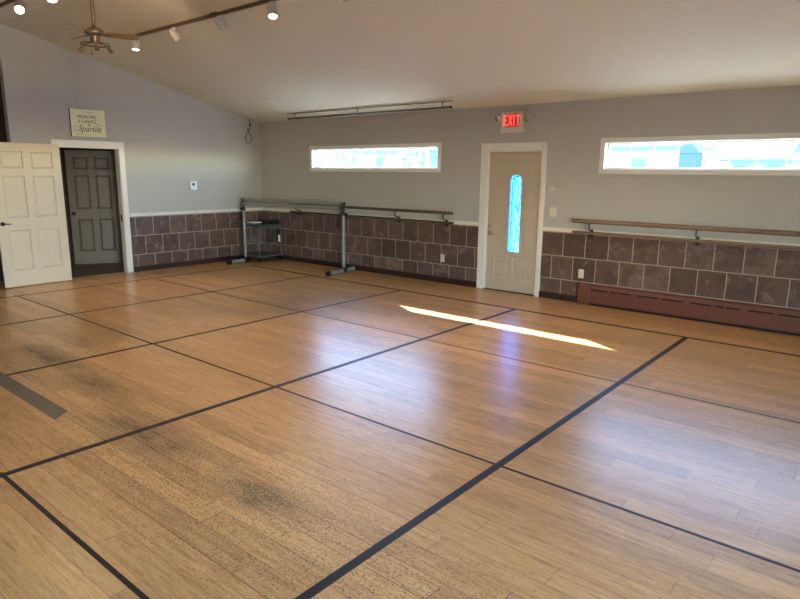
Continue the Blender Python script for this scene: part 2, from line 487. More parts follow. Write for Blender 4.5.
# ------------------------------------------------------------------ windows
def window(name, xa, xb, label):
    z0, z1 = 1.78, 2.10
    c = .064
    bm = B()
    box(bm, (xa-c, 0, z1), (xb+c, -.018, z1+c), .003); box(bm, (xa-c, 0, z0-c), (xb+c, -.022, z0), .003)
    box(bm, (xa-c, 0, z0), (xa, -.018, z1), .003); box(bm, (xb, 0, z0), (xb+c, -.018, z1), .003)
    w = struct(link(name, bm, M['trim']))
    bm = B(); y0, y1, f = .07, .105, .022
    box(bm, (xa, y0, z0), (xb, y1, z0+f)); box(bm, (xa, y0, z1-f), (xb, y1, z1)); box(bm, (xa, y0, z0+f), (xa+f, y1, z1-f)); box(bm, (xb-f, y0, z0+f), (xb, y1, z1-f))
    link('window_sash', bm, M['trim'], w)
    bm = B(); box(bm, (xa+f, .086, z0+f), (xb-f, .089, z1-f)); link('window_pane', bm, M['glass'], w)
    n = int(round((xb-xa)/.292))
    for i in range(1, n):
        x = xa + (xb-xa)*i/n
        bm = B(); box(bm, (x-.006, .116, z0+.002), (x+.006, .126, z1-.002)); link('window_bar', bm, M['trim'], w)
    return w
window('window_1', 1.505, 4.355, '')
window('window_2', 6.99, 9.825, '')
def back_window(name, a, b, z0, z1):
    bm = B(); c = .07; y = YF
    box(bm, (a-c, y, z1), (b+c, y+.02, z1+c)); box(bm, (a-c, y, z0-c), (b+c, y+.02, z0)); box(bm, (a-c, y, z0), (a, y+.02, z1)); box(bm, (b, y, z0), (b+c, y+.02, z1))
    m = (a+b)/2; box(bm, (m-.03, y-.08, z0), (m+.03, y-.04, z1))
    w = struct(link(name, bm, M['trim']))
    bm = B(); box(bm, (a, y-.062, z0), (b, y-.058, z1)); link('window_pane', bm, M['glass'], w)
for i, (a, b, z0, z1) in enumerate(fw): back_window('window_%d' % (i+3), a, b, z0, z1)
bm = B(); c = .08
box(bm, (XR, RD0-c, 0), (XR-.02, RD0, RDH+c)); box(bm, (XR, RD1, 0), (XR-.02, RD1+c, RDH+c)); box(bm, (XR, RD0, RDH), (XR-.02, RD1, RDH+c))
m = (RD0+RD1)/2; box(bm, (XR+.03, m-.04, 0), (XR+.07, m+.04, RDH)); box(bm, (XR+.03, RD0, 0), (XR+.07, RD0+.07, RDH)); box(bm, (XR+.03, RD1-.07, 0), (XR+.07, RD1, RDH))
d3 = struct(link('added_door', bm, M['trim']))  # unseen patio door, added to let daylight onto the left wall
bm = B(); box(bm, (XR+.048, RD0, 0), (XR+.052, RD1, RDH)); link('door_glass', bm, M['glass'], d3)

# ------------------------------------------------------------------ doors
def slab(w, h, t, xs, zs, panels, M4, deep=.008):
    """door slab 0..w by 0..h, thickness t; panels = cells (i,j) of the grid to mould"""
    bm = B()
    for side, y in ((0, 0.0), (1, t)):
        g = [[bm.verts.new((x, y, z)) for z in zs] for x in xs]
        pf = []
        for i in range(len(xs)-1):
            for j in range(len(zs)-1):
                f = bm.faces.new((g[i][j], g[i+1][j], g[i+1][j+1], g[i][j+1]) if side == 0 else (g[i][j+1], g[i+1][j+1], g[i+1][j], g[i][j]))
                if (i, j) in panels: pf.append(f)
        if side == 0: A = g
        else: Bk = g
        bm.normal_update()
        if pf:
            bmesh.ops.inset_individual(bm, faces=pf, thickness=.014, depth=-deep)
            bmesh.ops.inset_individual(bm, faces=pf, thickness=.03, depth=deep*.75)
    nx, nz = len(xs)-1, len(zs)-1
    for i in range(nx):
        bm.faces.new((A[i][0], Bk[i][0], Bk[i+1][0], A[i+1][0])); bm.faces.new((A[i][nz], A[i+1][nz], Bk[i+1][nz], Bk[i][nz]))
    for j in range(nz):
        bm.faces.new((A[0][j], A[0][j+1], Bk[0][j+1], Bk[0][j])); bm.faces.new((A[nx][j], Bk[nx][j], Bk[nx][j+1], A[nx][j+1]))
    bmesh.ops.recalc_face_normals(bm, faces=bm.faces)
    bm.transform(M4)
    return bm
def six_panel(w, h, t, M4):
    s = .115; mid = .105
    pw = (w-2*s-mid)/2
    xs = [0, s, s+pw, s+pw+mid, w-s, w]
    zs = [0, .235, .82, 1.0, 1.60, 1.70, h-.12, h]
    return slab(w, h, t, xs, zs, {(i, j) for i in (1, 3) for j in (1, 3, 5)}, M4, .015)

# exit door in the window wall
bm = B()
a, b, zt, c = 5.245, 6.13, 2.045, .082
box(bm, (5.141, 0, 0), (a+.012, -.02, zt+.09), .003); box(bm, (b-.012, 0, 0), (6.188, -.02, zt+.09), .003); box(bm, (a+.012, 0, zt-.012), (b-.012, -.02, zt+.09), .003)
box(bm, (a, 0, 0), (a+.03, .11, zt)); box(bm, (b-.03, 0, 0), (b, .11, zt)); box(bm, (a+.03, 0, zt-.03), (b-.03, .11, zt)); box(bm, (a+.02, .066, 0), (a+.045, .082, zt-.01)); box(bm, (b-.045, .066, 0), (b-.02, .082, zt-.01)); box(bm, (a+.02, .066, zt-.055), (b-.02, .082, zt-.01))
d1 = struct(link('door_1', bm, M['trim']))
W = b-a-.066; X0 = a+.033
xs = [0, .15, .40, W-.40, W-.15, W]
xs = [0, .13, W/2-.03, W/2+.03, W-.13, W]
zs = [0, .20, .50, .56, 1.62, 1.80, 2.005]
bm = slab(W, 2.005, .044, xs, zs, {(1, 1), (3, 1)}, Matrix.Translation((X0, .02, .006)), .007)
def arch(cx, z0, z1, r, n=14):
    pts = [(cx-r, z0), (cx+r, z0)]
    for i in range(n+1):
        t = PI*i/n; pts.append((cx+r*math.cos(t), z1-r+r*math.sin(t)))
    return pts
GX, GZ0, GZ1, GR = 5.722, .595, 1.70, .095
cut = B(); prism(cut, arch(GX, GZ0, GZ1, GR), -.1, .1, Matrix(((1, 0, 0, 0), (0, 0, 1, .04), (0, 1, 0, 0), (0, 0, 0, 1))))
leaf = link_mesh('door_panel', boolean_cut(bm, cut), M['door'], d1)
# raised mouldings either side of the arched light
bm = B()
def mould(bm, pts, r=.006):
    tube(bm, [(x, .019, z) for x, z in pts], r, 6)
for sx in (-1, 1):
    cx = GX+sx*.255
    mould(bm, [(cx-sx*.1, .66), (cx+sx*.07, .66), (cx+sx*.07, 1.58), (cx+sx*.0, 1.58), (cx-sx*.1, 1.45), (cx-sx*.1, .66)], .005)
mould(bm, [(GX-.3, 1.90), (GX-.1, 1.87), (GX+.1, 1.87), (GX+.3, 1.90)], .004)
link('moulding', bm, M['door'], leaf, True)
bm = B()
o_, i_ = arch(GX, GZ0-.022, GZ1+.022, GR+.022), arch(GX, GZ0+.004, GZ1-.004, GR-.004)
Mx = Matrix(((1, 0, 0, 0), (0, 0, 1, 0), (0, 1, 0, 0), (0, 0, 0, 1)))
va = {}
for nm, pl in (('o', o_), ('i', i_)):
    for nmz, y in (('f', .008), ('b', .076)):
        va[nm+nmz] = [bm.verts.new((x, y, z)) for x, z in pl]
n = len(o_)
for i in range(n):
    j = (i+1) % n
    for p, q_ in (('of', 'if'), ('if', 'ib'), ('ib', 'ob'), ('ob', 'of')):
        bm.faces.new((va[p][i], va[p][j], va[q_][j], va[q_][i]))
link('glass_frame', bm, M['door'], leaf)
bm = B(); prism(bm, arch(GX, GZ0, GZ1, GR), .040, .044, Mx)
gl = link('door_glass', bm, M['deco'], leaf)
bm = B()
def came(pts): tube(bm, [(x, .037, z) for x, z in pts], .005, 6)
ins = arch(GX, GZ0+.03, GZ1-.03, GR-.03); came(ins+[ins[0]])
for zc in (.85, 1.15, 1.45):
    came([(GX + .045*math.sin(t)*math.cos(t*.5)*1.0, zc+.12*math.cos(t)) for t in [2*PI*i/20 for i in range(21)]])
    came([(GX, zc-.13), (GX+.04, zc), (GX, zc+.13), (GX-.04, zc), (GX, zc-.13)])
came([(GX, GZ0), (GX, .72)]); came([(GX, 1.58), (GX, GZ1)])
for z in (1.0, 1.3): came([(GX-GR, z), (GX+GR, z)])
link('lead_came', bm, M['lead'], gl, True)
bm = B(); hx, hz = 5.315, .845
lathe(bm, [(.0, 0), (.032, .0), (.032, .008), (.02, .014), (.012, .02), (.012, .045), (.0, .046)], (hx, .02, hz), (0, -1, 0), 20)
tube(bm, [(hx, -.02, hz), (hx+.03, -.024, hz-.002), (hx+.085, -.024, hz-.01), (hx+.1, -.02, hz-.012)], [.009, .009, .008, .006], 10)
lathe(bm, [(0, 0), (.024, 0), (.024, .007), (.02, .012), (.0, .014)], (hx, .02, hz+.11), (0, -1, 0), 18)
h = link('door_handle', bm, M['chrome'], leaf, True); h['label'] = 'brushed nickel lever handle with deadbolt above'
bm = B(); box(bm, (a+.005, -.01, 0), (b-.005, .11, .014), .004); link('threshold', bm, M['bronze'], d1)

# open doorway in the left wall with the white six-panel door folded back against the wall
bm = B(); c = .075
box(bm, (0, DY0-c+.01, 0), (.02, DY0+.01, DH+.09), .003); box(bm, (0, DY1-.01, 0), (.02, DY1+c, DH+.09), .003); box(bm, (0, DY0+.01, DH-.01), (.02, DY1-.01, DH+.09), .003)
box(bm, (-.12, DY0, 0), (0, DY0+.022, DH)); box(bm, (-.12, DY1-.022, 0), (0, DY1, DH)); box(bm, (-.12, DY0+.022, DH-.022), (0, DY1-.022, DH))
d2 = struct(link('door_2', bm, M['trim']))
bm = B(); box(bm, (-.07, DY1-.028, .86), (-.03, DY1-.021, .98)); link('strike_plate', bm, M['bronze'], d2)
ang = math.radians(1.2)
HW = .935
M4 = Matrix.Translation((.085, DY0+.008, .012)) @ Matrix.Rotation(-PI/2-0+ang, 4, 'Z')
bm = six_panel(HW, 2.06, .036, M4)
lf = link('door_panel', bm, M['sixdoor'], d2); lf['label'] = 'white six-panel door swung fully open against the wall'
def lever(M4, x, t, m, parent):
    bm = B()
    for s, y in ((-1, 0), (1, t)):
        lathe(bm, [(0, 0), (.03, 0), (.03, .006), (.014, .012), (.011, .04), (0, .042)], (x, y, .92), (0, s, 0), 18)
        tube(bm, [(x, y+s*.04, .92), (x-.03, y+s*.044, .92), (x-.1, y+s*.04, .915)], [.009, .009, .006], 10)
    bm.transform(M4); return link('door_handle', bm, m, parent, True)
lever(M4, HW-.06, .036, M['bronze'], lf)['label'] = 'dark bronze lever handle'
bm = B()
for z in (.22, 1.03, 1.84):
    tube(bm, [(.034, DY0+.012, z-.045), (.034, DY0+.012, z+.045)], .008, 10); box(bm, (.02, DY0-.02, z-.04), (.026, DY0+.014, z+.04))
link('hinge', bm, M['bronze'], d2)
# inner hall door standing ajar
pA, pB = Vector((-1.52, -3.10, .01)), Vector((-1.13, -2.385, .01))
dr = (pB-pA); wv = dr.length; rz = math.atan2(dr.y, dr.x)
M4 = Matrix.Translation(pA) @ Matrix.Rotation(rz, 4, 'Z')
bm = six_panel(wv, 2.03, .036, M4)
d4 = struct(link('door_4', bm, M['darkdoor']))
bm = B()
lathe(bm, [(0, 0), (.03, 0), (.028, .01), (.012, .018), (.012, .035), (.027, .045), (.03, .058), (.02, .072), (0, .075)], (.06, 0, .92), (0, -1, 0), 18)
bm.transform(M4); link('door_knob', bm, M['blackplastic'], d4, True)

# ------------------------------------------------------------------ floor tape
def tape(name, a, b, w, m, label, axis):
    bm = B()
    if axis == 'y': box(bm, (a[0]-w/2, a[1], 0), (a[0]+w/2, b[1], .0012))
    else: box(bm, (a[0], a[1]-w/2, 0), (b[0], a[1]+w/2, .0018))
    return tag(link(name, bm, m), label, 'floor tape', 'tape lines marking the dance floor grid')
Y1, Y2, Y3, Y4 = -.956, -2.897, -4.858, -6.813
tape('floor_tape', (.834, -9.3), (.834, Y1), .035, M['tape'], 'thin dark tape line across the boards nearest the open white door', 'y')
tape('floor_tape', (2.487, -9.3), (2.487, Y1), .035, M['tape'], 'dark tape line across the boards ending by the portable barre foot', 'y')
tape('floor_tape', (4.423, -9.3), (4.423, Y1), .042, M['tape'], 'dark tape line across the boards just left of the slanting sun streak', 'y')
tape('floor_tape', (6.341, -9.3), (6.341, Y1), .05, M['tape'], 'wide black tape line across the boards ending in front of the exit door', 'y')
tape('floor_tape', (8.417, -9.3), (8.417, Y1), .05, M['tape'], 'widest black tape line running from bottom centre toward the brown heater', 'y')
tape('floor_tape', (.82, Y1), (12.4, Y1), .05, M['tape'], 'long dark tape line along the tiled window wall in front of the door', 'x')
tape('floor_tape', (.95, Y2), (12.4, Y2), .014, M['thintape'], 'hair-thin dark line along the boards just past the sun streak', 'x')
tape('floor_tape', (.75, Y3), (12.4, Y3), .02, M['thintape'], 'thin dark line along the boards through the middle of the floor', 'x')
tape('floor_tape', (6.3, Y4), (12.4, Y4), .024, M['tape'], 'short dark tape line in the bottom left corner of the photo', 'x')
bm = B(); prism(bm, [(4.28, -6.165), (5.63, -6.165), (5.655, -6.20), (5.725, -6.29), (4.28, -6.29)], 0, .0014)
tag(link('tape_patch', bm, M['graytape']), 'wide grey tape strip covering one worn board at left edge', 'tape patch')

# ------------------------------------------------------------------ wall barres
def barre(x0, x1, brk, m, label, r_up=.023):
    t = thing('ballet_barre', label, 'ballet barre', ((x0+x1)/2, 0, .96), 0, 'double ballet barres fixed to the window wall')
    for z, r, nm in ((1.11, r_up, 'rail'), (.958, .021, 'rail')):
        bm = B(); y = -.13 if z > 1 else -.105
        tube(bm, [(x0, y, z), (x0+.006, y, z), (x1-.006, y, z), (x1, y, z)], [r*.8, r, r, r*.8], 16); auto_smooth(link(nm, bm, m, t))
    for x in brk:
        bm = B()
        box(bm, (x-.018, 0, .90), (x+.018, -.04, 1.0), .004)
        tube(bm, [(x, -.03, .915), (x, -.105, .925), (x, -.105, .945)], .008, 8)
        tube(bm, [(x, -.04, .99), (x, -.10, 1.0), (x, -.13, 1.02), (x, -.13, 1.085)], .009, 8)
        lathe(bm, [(0, 0), (.02, 0), (.022, .006), (0, .007)], (x, -.13, 1.077), (0, 0, 1), 12)
        auto_smooth(link('bracket', bm, M['bronze'], t))
    return t
barre(.96, 4.74, [1.15, 2.4, 3.6, 4.57], M['barredark'], 'dark wooden wall barre between the room corner and the exit door')
barre(6.665, 12.5, [6.9, 8.2, 9.6, 11, 12.3], M['barre'], 'brown wooden wall barre above the red-brown heater, right of exit door', .029)

# ------------------------------------------------------------------ portable barre
PL, PR = Vector((.40, -.76, 0)), Vector((2.68, -.40, 0))
ax = (PR-PL).normalized(); fn = Vector((ax.y, -ax.x, 0))
t = thing('portable_barre', 'silver double-rail portable ballet barre with black joints in front of tiled wall', 'portable barre', tuple((PL+PR)/2))
for z, o in ((1.182, .0), (1.108, .03)):
    bm = B(); tube(bm, [PL+Vector((0, 0, z))+fn*o+ax*-.02, PR+Vector((0, 0, z))+fn*o+ax*.02], .031, 16); auto_smooth(link('rail', bm, M['alu'], t))
for P, (f0, f1) in ((PL, (.42, .07)), (PR, (.44, .33))):
    bm = B(); tube(bm, [P+Vector((0, 0, .06)), P+Vector((0, 0, 1.02))], .028, 18); auto_smooth(link('post', bm, M['alu'], t))
    dz = Vector((0, 0, 1))
    bm = B()
    s = 1 if P is PR else -1
    tube(bm, [P+dz*.985, P+dz*1.0, P+dz*1.03], [.034, .034, .03], 16)
    for z, o in ((1.182, 0), (1.108, .03)):
        c0 = P+dz*z+fn*o
        tube(bm, [c0-ax*s*.045, c0-ax*s*.04, c0+ax*s*.026, c0+ax*s*.034], [.026, .031, .031, .022], 16)
    tube(bm, [P+dz*1.0, P+dz*1.20], .026, 14)
    tube(bm, [P+dz*1.02+fn*-.01, P+dz*1.03+fn*.075], .015, 10)
    tube(bm, [P+dz*1.01+ax*s*.02, P+dz*1.0+ax*s*.065], [.012, .02], 10)
    auto_smooth(link('joint', bm, M['blackplastic'], t))
    bm = B(); tube(bm, [P+fn*f0+dz*.042, P-fn*f1+dz*.042], .038, 18); ft = auto_smooth(link('foot', bm, M['alu'], t))
    for e in (P+fn*f0, P-fn*f1):
        d_ = fn if (e-P).dot(fn) > 0 else -fn
        bm = B(); tube(bm, [e+dz*.045-d_*.03, e+dz*.045+d_*.025, e+dz*.045+d_*.04], [.045, .045, .036], 18); auto_smooth(link('end_cap', bm, M['blackplastic'], ft))
    bm = B(); tube(bm, [P+dz*.047-fn*.05, P+dz*.047+fn*.05], .046, 18); tube(bm, [P+dz*.05, P+dz*.11], [.04, .034], 16); auto_smooth(link('foot_clamp', bm, M['blackplastic'], t))

# ------------------------------------------------------------------ grey rolling cart in the corner
cx0, cx1, cy0, cy1 = .10, .66, -.63, -.07
t = thing('rolling_cart', 'grey metal rolling cart standing in the room corner behind the portable barre', 'cart', ((cx0+cx1)/2, (cy0+cy1)/2, 0))
bm = B(); box(bm, (cx0-.03, cy0-.02, .10), (cx1+.04, cy1, .125), .006); link('base_shelf', bm, M['shelfgrey'], t)
bm = B(); box(bm, (cx0, cy0, .68), (cx1, cy1, .70), .004); box(bm, (cx0, cy0, .655), (cx1, cy0+.012, .71), .003); box(bm, (cx1-.012, cy0, .655), (cx1, cy1, .71), .003); link('top_shelf', bm, M['shelfgrey'], t)
for x in (cx0+.015, cx1-.015):
    for y in (cy0+.015, cy1-.015):
        bm = B(); box(bm, (x-.011, y-.011, .125), (x+.011, y+.011, .70), .002); lg = link('leg', bm, M['cartgrey'], t)
        bm = B(); xx, yy_ = x, y
        lathe(bm, [(0, -.016), (.02, -.016), (.027, -.010), (.027, .010), (.02, .016), (0, .016)], (xx, yy_, .029), (0, 1, 0), 16)
        box(bm, (xx-.012, yy_-.02, .05), (xx+.012, yy_+.02, .101)); box(bm, (xx-.01, yy_-.022, .02), (xx+.01, yy_-.018, .1)); box(bm, (xx-.01, yy_+.018, .02), (xx+.01, yy_+.022, .1))
        link('caster', bm, M['blackplastic'], lg)
bm = B(); tube(bm, [(cx0+.015, cy1-.015, .36), (cx1-.015, cy1-.015, .36)], .009, 8); tube(bm, [(cx1-.015, cy0+.015, .36), (cx1-.015, cy1-.015, .36)], .009, 8); link('crossbar', bm, M['cartgrey'], t, True)
bm = B(); box(bm, (cx1-.003, -.17, .37), (cx1+.002, -.12, .50), .001)
tg = link('hang_tag', bm, M['whiteplastic'], t); tg['label'] = 'small white tag on the cart leg'
bm = B(); box(bm, (.36, -.37, .701), (.62, -.09, .77), .008)
for i in range(4): box(bm, (.39+.055*i, -.373, .72), (.42+.055*i, -.369, .75))
tag(link('media_player', bm, M['blackplastic']), 'black box-shaped electronic device on top of the grey cart', 'electronics')
bm = B(); box(bm, (.27, -.60, .701), (.46, -.41, .735), .006); link_o = link('storage_box', bm, M['cartgrey'])
tag(link_o, 'low grey box with pale lid on the cart in front of black device', 'box')
bm = B(); box(bm, (.263, -.607, .735), (.467, -.403, .755), .005); link('lid', bm, M['whiteplastic'], link_o)

# ------------------------------------------------------------------ baseboard heater
t = thing('baseboard_heater', 'red-brown metal baseboard heater along the tiled wall right of exit door', 'heater', (9, 0, 0))
hx0, hx1 = 6.79, 12.6
bm = B()
prof = [(.013, .03), (.075, .03), (.082, .04), (.082, .225), (.07, .262), (.05, .278), (.013, .278)]
va = [bm.verts.new((hx0, -y, z)) for y, z in prof]; vb = [bm.verts.new((hx1, -y, z)) for y, z in prof]
for i in range(len(prof)): bm.faces.new((va[i], va[(i+1) % len(prof)], vb[(i+1) % len(prof)], vb[i]))
bm.faces.new(va); bm.faces.new(vb)
hs = link('housing', bm, M['heater'], t)
bm = B(); x = 6.965; i = 0
while x < hx1-.3:
    for (a_, w_) in ((0, .225), (.27, .09), (.385, .14)): box(bm, (x+a_, -.079, .203), (x+a_+w_, -.0845, .221))
    box(bm, (x+.62, -.079, .203), (x+.62+.245, -.0845, .221)); box(bm, (x+.91, -.079, .203), (x+.91+.25, -.0845, .221))
    x += 1.245
link('vent_slots', bm, M['black'], t)
bm = B(); box(bm, (hx0+.16, -.013, 0), (hx1, -.068, .03)); link('lower_opening', bm, M['black'], t)
bm = B(); box(bm, (hx0-.004, -.012, .0), (hx0+.16, -.0855, .28), .006); link('end_cap', bm, M['heater'], t)

# ------------------------------------------------------------------ wall devices
def plate(bm, P, w, h, d, n, bev=.003):
    """plate centred at P on the window wall (n='b') or left wall (n='l')"""
    x, y, z = P
    if n == 'b': box(bm, (x-w/2, y, z-h/2), (x+w/2, y-d, z+h/2), bev)
    else: box(bm, (x, y-w/2, z-h/2), (x+d, y+w/2, z+h/2), bev)
for (x, z), lab in (((4.49, .393), 'white electrical outlet on the slate tile left of exit door'), ((6.787, .40), 'white electrical outlet on the slate tile above the heater end')):
    t = thing('wall_outlet', lab, 'outlet', (x, -.012, z), 0, 'outlets on the tiled wall')
    bm = B(); plate(bm, (x, -.012, z), .076, .122, .007, 'b'); link('cover_plate', bm, M['ivory'], t)
    for s in (-1, 1):
        bm = B(); plate(bm, (x, -.018, z+s*.022), .034, .03, .003, 'b', .001); sk = link('socket', bm, M['ivory'], t)
        bm = B(); box(bm, (x-.009, -.0205, z+s*.022-.002), (x-.006, -.0214, z+s*.022+.008)); box(bm, (x+.006, -.0205, z+s*.022-.002), (x+.009, -.0214, z+s*.022+.008)); link('slots', bm, M['black'], sk)
t = thing('light_switch', 'pale double light switch right of the exit door casing', 'light switch', (6.325, 0, 1.2))
bm = B(); plate(bm, (6.325, 0, 1.2), .105, .125, .008, 'b'); link('cover_plate', bm, M['ivory'], t)
for s in (-1, 1):
    bm = B(); plate(bm, (6.325+s*.023, -.006, 1.2), .03, .06, .006, 'b', .002); link('rocker', bm, M['ivory'], t)
t = thing('wall_sensor', 'small pale sensor knob on wall above light switch', 'sensor', (6.295, 0, 1.52))
bm = B(); plate(bm, (6.295, 0, 1.515), .045, .05, .016, 'b', .004); link('body', bm, M['ivory'], t)
bm = B(); lathe(bm, [(0, 0), (.011, 0), (.009, .02), (0, .022)], (6.295, -.015, 1.525), (0, -1, 0), 14); link('knob', bm, M['ivory'], t, True)
t = thing('thermostat', 'small white square thermostat on grey wall beyond the open doorway', 'thermostat', (0, -1.555, 1.445))
bm = B(); plate(bm, (0, -1.555, 1.445), .135, .15, .035, 'l', .006); link('body', bm, M['whiteplastic'], t)
bm = B(); plate(bm, (-.004, -1.555, 1.445), .10, .11, .008, 'l', .002); link('wall_plate', bm, M['whiteplastic'], t)
bm = B(); plate(bm, (.034, -1.56, 1.465), .05, .046, .003, 'l', .001); link('display', bm, M['blackplastic'], t)

# exit sign with twin emergency heads
t = thing('exit_sign', 'white emergency exit sign with red letters and two lamp heads above door', 'exit sign', (5.648, 0, 2.40))
bm = B(); box(bm, (5.475, 0, 2.265), (5.825, -.06, 2.55), .008); link('housing', bm, M['ivory'], t)
bm = B(); box(bm, (5.53, -.06, 2.345), (5.77, -.062, 2.528)); link('face', bm, M['exitpink'], t)
me = text_mesh('EXIT', .205, Matrix.Translation((5.650, -.0635, 2.365)) @ M_BACK, .0015, sx=.47, bold=.0015, space=1.36)
lt = link_mesh('lettering', me, M['exitred'], t); lt['label'] = 'red illuminated word EXIT'
for s in (-1, 1):
    x = 5.65+s*.235
    bm = B(); tube(bm, [(5.65+s*.17, -.03, 2.45), (x-s*.02, -.045, 2.45)], .018, 10)
    lathe(bm, [(0, -.045), (.035, -.04), (.055, -.01), (.062, .03), (.056, .034), (.05, .026)], (x, -.06, 2.455), (s*.25, -1, -.25), 20)
    hd = auto_smooth(link('lamp_head', bm, M['ivory'], t))
    bm = B(); u = Vector((s*.25, -1, -.25)).normalized(); lathe(bm, [(0, .022), (.05, .024), (.05, .028), (.02, .034), (0, .036)], (x, -.06, 2.455), u, 20); link('lens', bm, M['lampoff'], hd, True)

# cream canvas over the open doorway
t = thing('wall_sign', 'cream canvas with dark handwritten lettering hung above the open doorway', 'wall sign', (0, -3.333, 2.41))
ya, yb, za, zb = -3.598, -3.07, 2.205, 2.62
bm = B(); box(bm, (.002, ya, za), (.034, yb, zb), .002); link('canvas_edge', bm, M['canvasedge'], t)
bm = B(); box(bm, (.034, ya+.001, za+.001), (.0355, yb-.001, zb-.001)); link('canvas', bm, M['canvas'], t)
bm = B(); yc = (ya+yb)/2
def put(s, size, dy, z, shear=0, sx=1, bold=0): join_into(bm, text_mesh(s, size, Matrix.Translation((.0365, yc+dy, z)) @ M_LEFT, .0008, shear, sx=sx, bold=bold))
put('NEVER MISS', .068, -.02, zb-.135, 0, .8, .0); put('A CHANCE', .068, -.015, zb-.205, 0, .8, .0); put('TO', .045, .01, zb-.252, .2, .9, .001); put('Sparkle', .135, .01, zb-.335, .38, .88, .0)
def fl(pts, r=.0022): tube(bm, [(.037, yc+y, z) for y, z in pts], r, 6)
fl([(-.20+.05*math.cos(a_)*(1-a_/9), zb-.30+.05*math.sin(a_)*(1-a_/12)) for a_ in [i*.35 for i in range(20)]])
fl([(-.2+.02*i, zb-.365-.02*math.sin(i*.5)) for i in range(7)])
fl([(.10+.02*i, zb-.24+.02*math.sin(i*.75)+.004*i) for i in range(8)])
fl([(-.06+.015*i, zb-.375+.008*math.sin(i*.8)) for i in range(11)])
fl([(-.09+.02*i, zb-.045+.006*math.sin(i*.9)) for i in range(9)])
link('lettering', bm, M['ink'], t)

# cable looped down from the ceiling corner
t = thing('hanging_cable', 'dark cable with looped end hanging from the ceiling in the corner', 'cable', (.01, -.26, 2.70))
bm = B()
pts = [(.008, -.262, 2.70), (.010, -.262, 2.66), (.010, -.256, 2.60), (.012, -.25, 2.55), (.012, -.275, 2.50), (.012, -.29, 2.46), (.012, -.31, 2.42)]
pts += [(.014, -.30+.075*math.sin(a_), 2.33+.09*math.cos(a_)) for a_ in [-.3-i*2*PI/18 for i in range(18)]]
tube(bm, pts, .0065, 8); auto_smooth(link('cord', bm, M['cable'], t))
bm = B(); box(bm, (.004, -.262, 2.555), (.028, -.236, 2.61), .005); link('plug', bm, M['cable'], t)
bm = B(); tube(bm, [(.012, -.285, 2.50), (.013, -.31, 2.52), (.013, -.325, 2.47), (.013, -.30, 2.44), (.012, -.275, 2.47)], .005, 8); link('knot', bm, M['cable'], t, True)

# smoke detector and hook on the sloping ceiling
Nn = Vector((0, -K, -1)).normalized()
def on_ceil(x, y, off=0): return Vector((x, y, ceil_z(y))) + Nn*off
t = thing('smoke_detector', 'flat white round smoke detector on the ceiling near the far corner', 'smoke detector', tuple(on_ceil(1.56, -.97)))
bm = B(); lathe(bm, [(0, -.004), (.07, -.004), (.07, .018), (.06, .03), (.03, .036), (0, .037)], on_ceil(1.56, -.97), Nn, 28); auto_smooth(link('body', bm, M['whiteplastic'], t))
bm = B(); lathe(bm, [(.028, .034), (.028, .04), (.018, .042), (0, .042)], on_ceil(1.56, -.97), Nn, 20); link('sensor_cap', bm, M['ivory'], t, True)
bm = B(); c0 = on_ceil(.32, -.36); lathe(bm, [(0, -.004), (.022, -.004), (.022, .006), (.006, .01), (.006, .03)], c0, Nn, 14)
tube(bm, [c0+Nn*.03+Vector((.02*math.cos(a_)-.02, 0, -.0-.02*math.sin(a_))) for a_ in [i*PI/8 for i in range(13)]], .004, 8)
tag(auto_smooth(link('ceiling_hook', bm, M['whiteplastic'])), 'small white hook screwed in the ceiling by the far corner', 'hook')

# rod hung below the ceiling over the left window
t = thing('hanging_rod', 'long thin metal rod hung from the ceiling above the left window', 'rod', (3, -.33, 2.70))
bm = B(); box(bm, (1.2, -.336, ceil_z(-.33)-.008), (4.83, -.326, ceil_z(-.33)+.004), .001); link('ceiling_rail', bm, M['bronze'], t)
bm = B(); tube(bm, [(1.25, -.33, 2.635), (4.80, -.33, 2.635)], .017, 12); rd = auto_smooth(link('rod', bm, M['cartgrey'], t))
for x in (1.247, 4.803):
    bm = B(); tube(bm, [(x-.012, -.33, 2.635), (x+.012, -.33, 2.635)], .018, 12); link('end_cap', bm, M['bronze'], rd)
for x in (1.42, 2.95, 4.65):
    bm = B(); tube(bm, [(x, -.33, 2.635), (x, -.33, 2.715)], .006, 8); box(bm, (x-.01, -.338, 2.70), (x+.01, -.322, 2.715), .002); link('hanger', bm, M['bronze'], t)

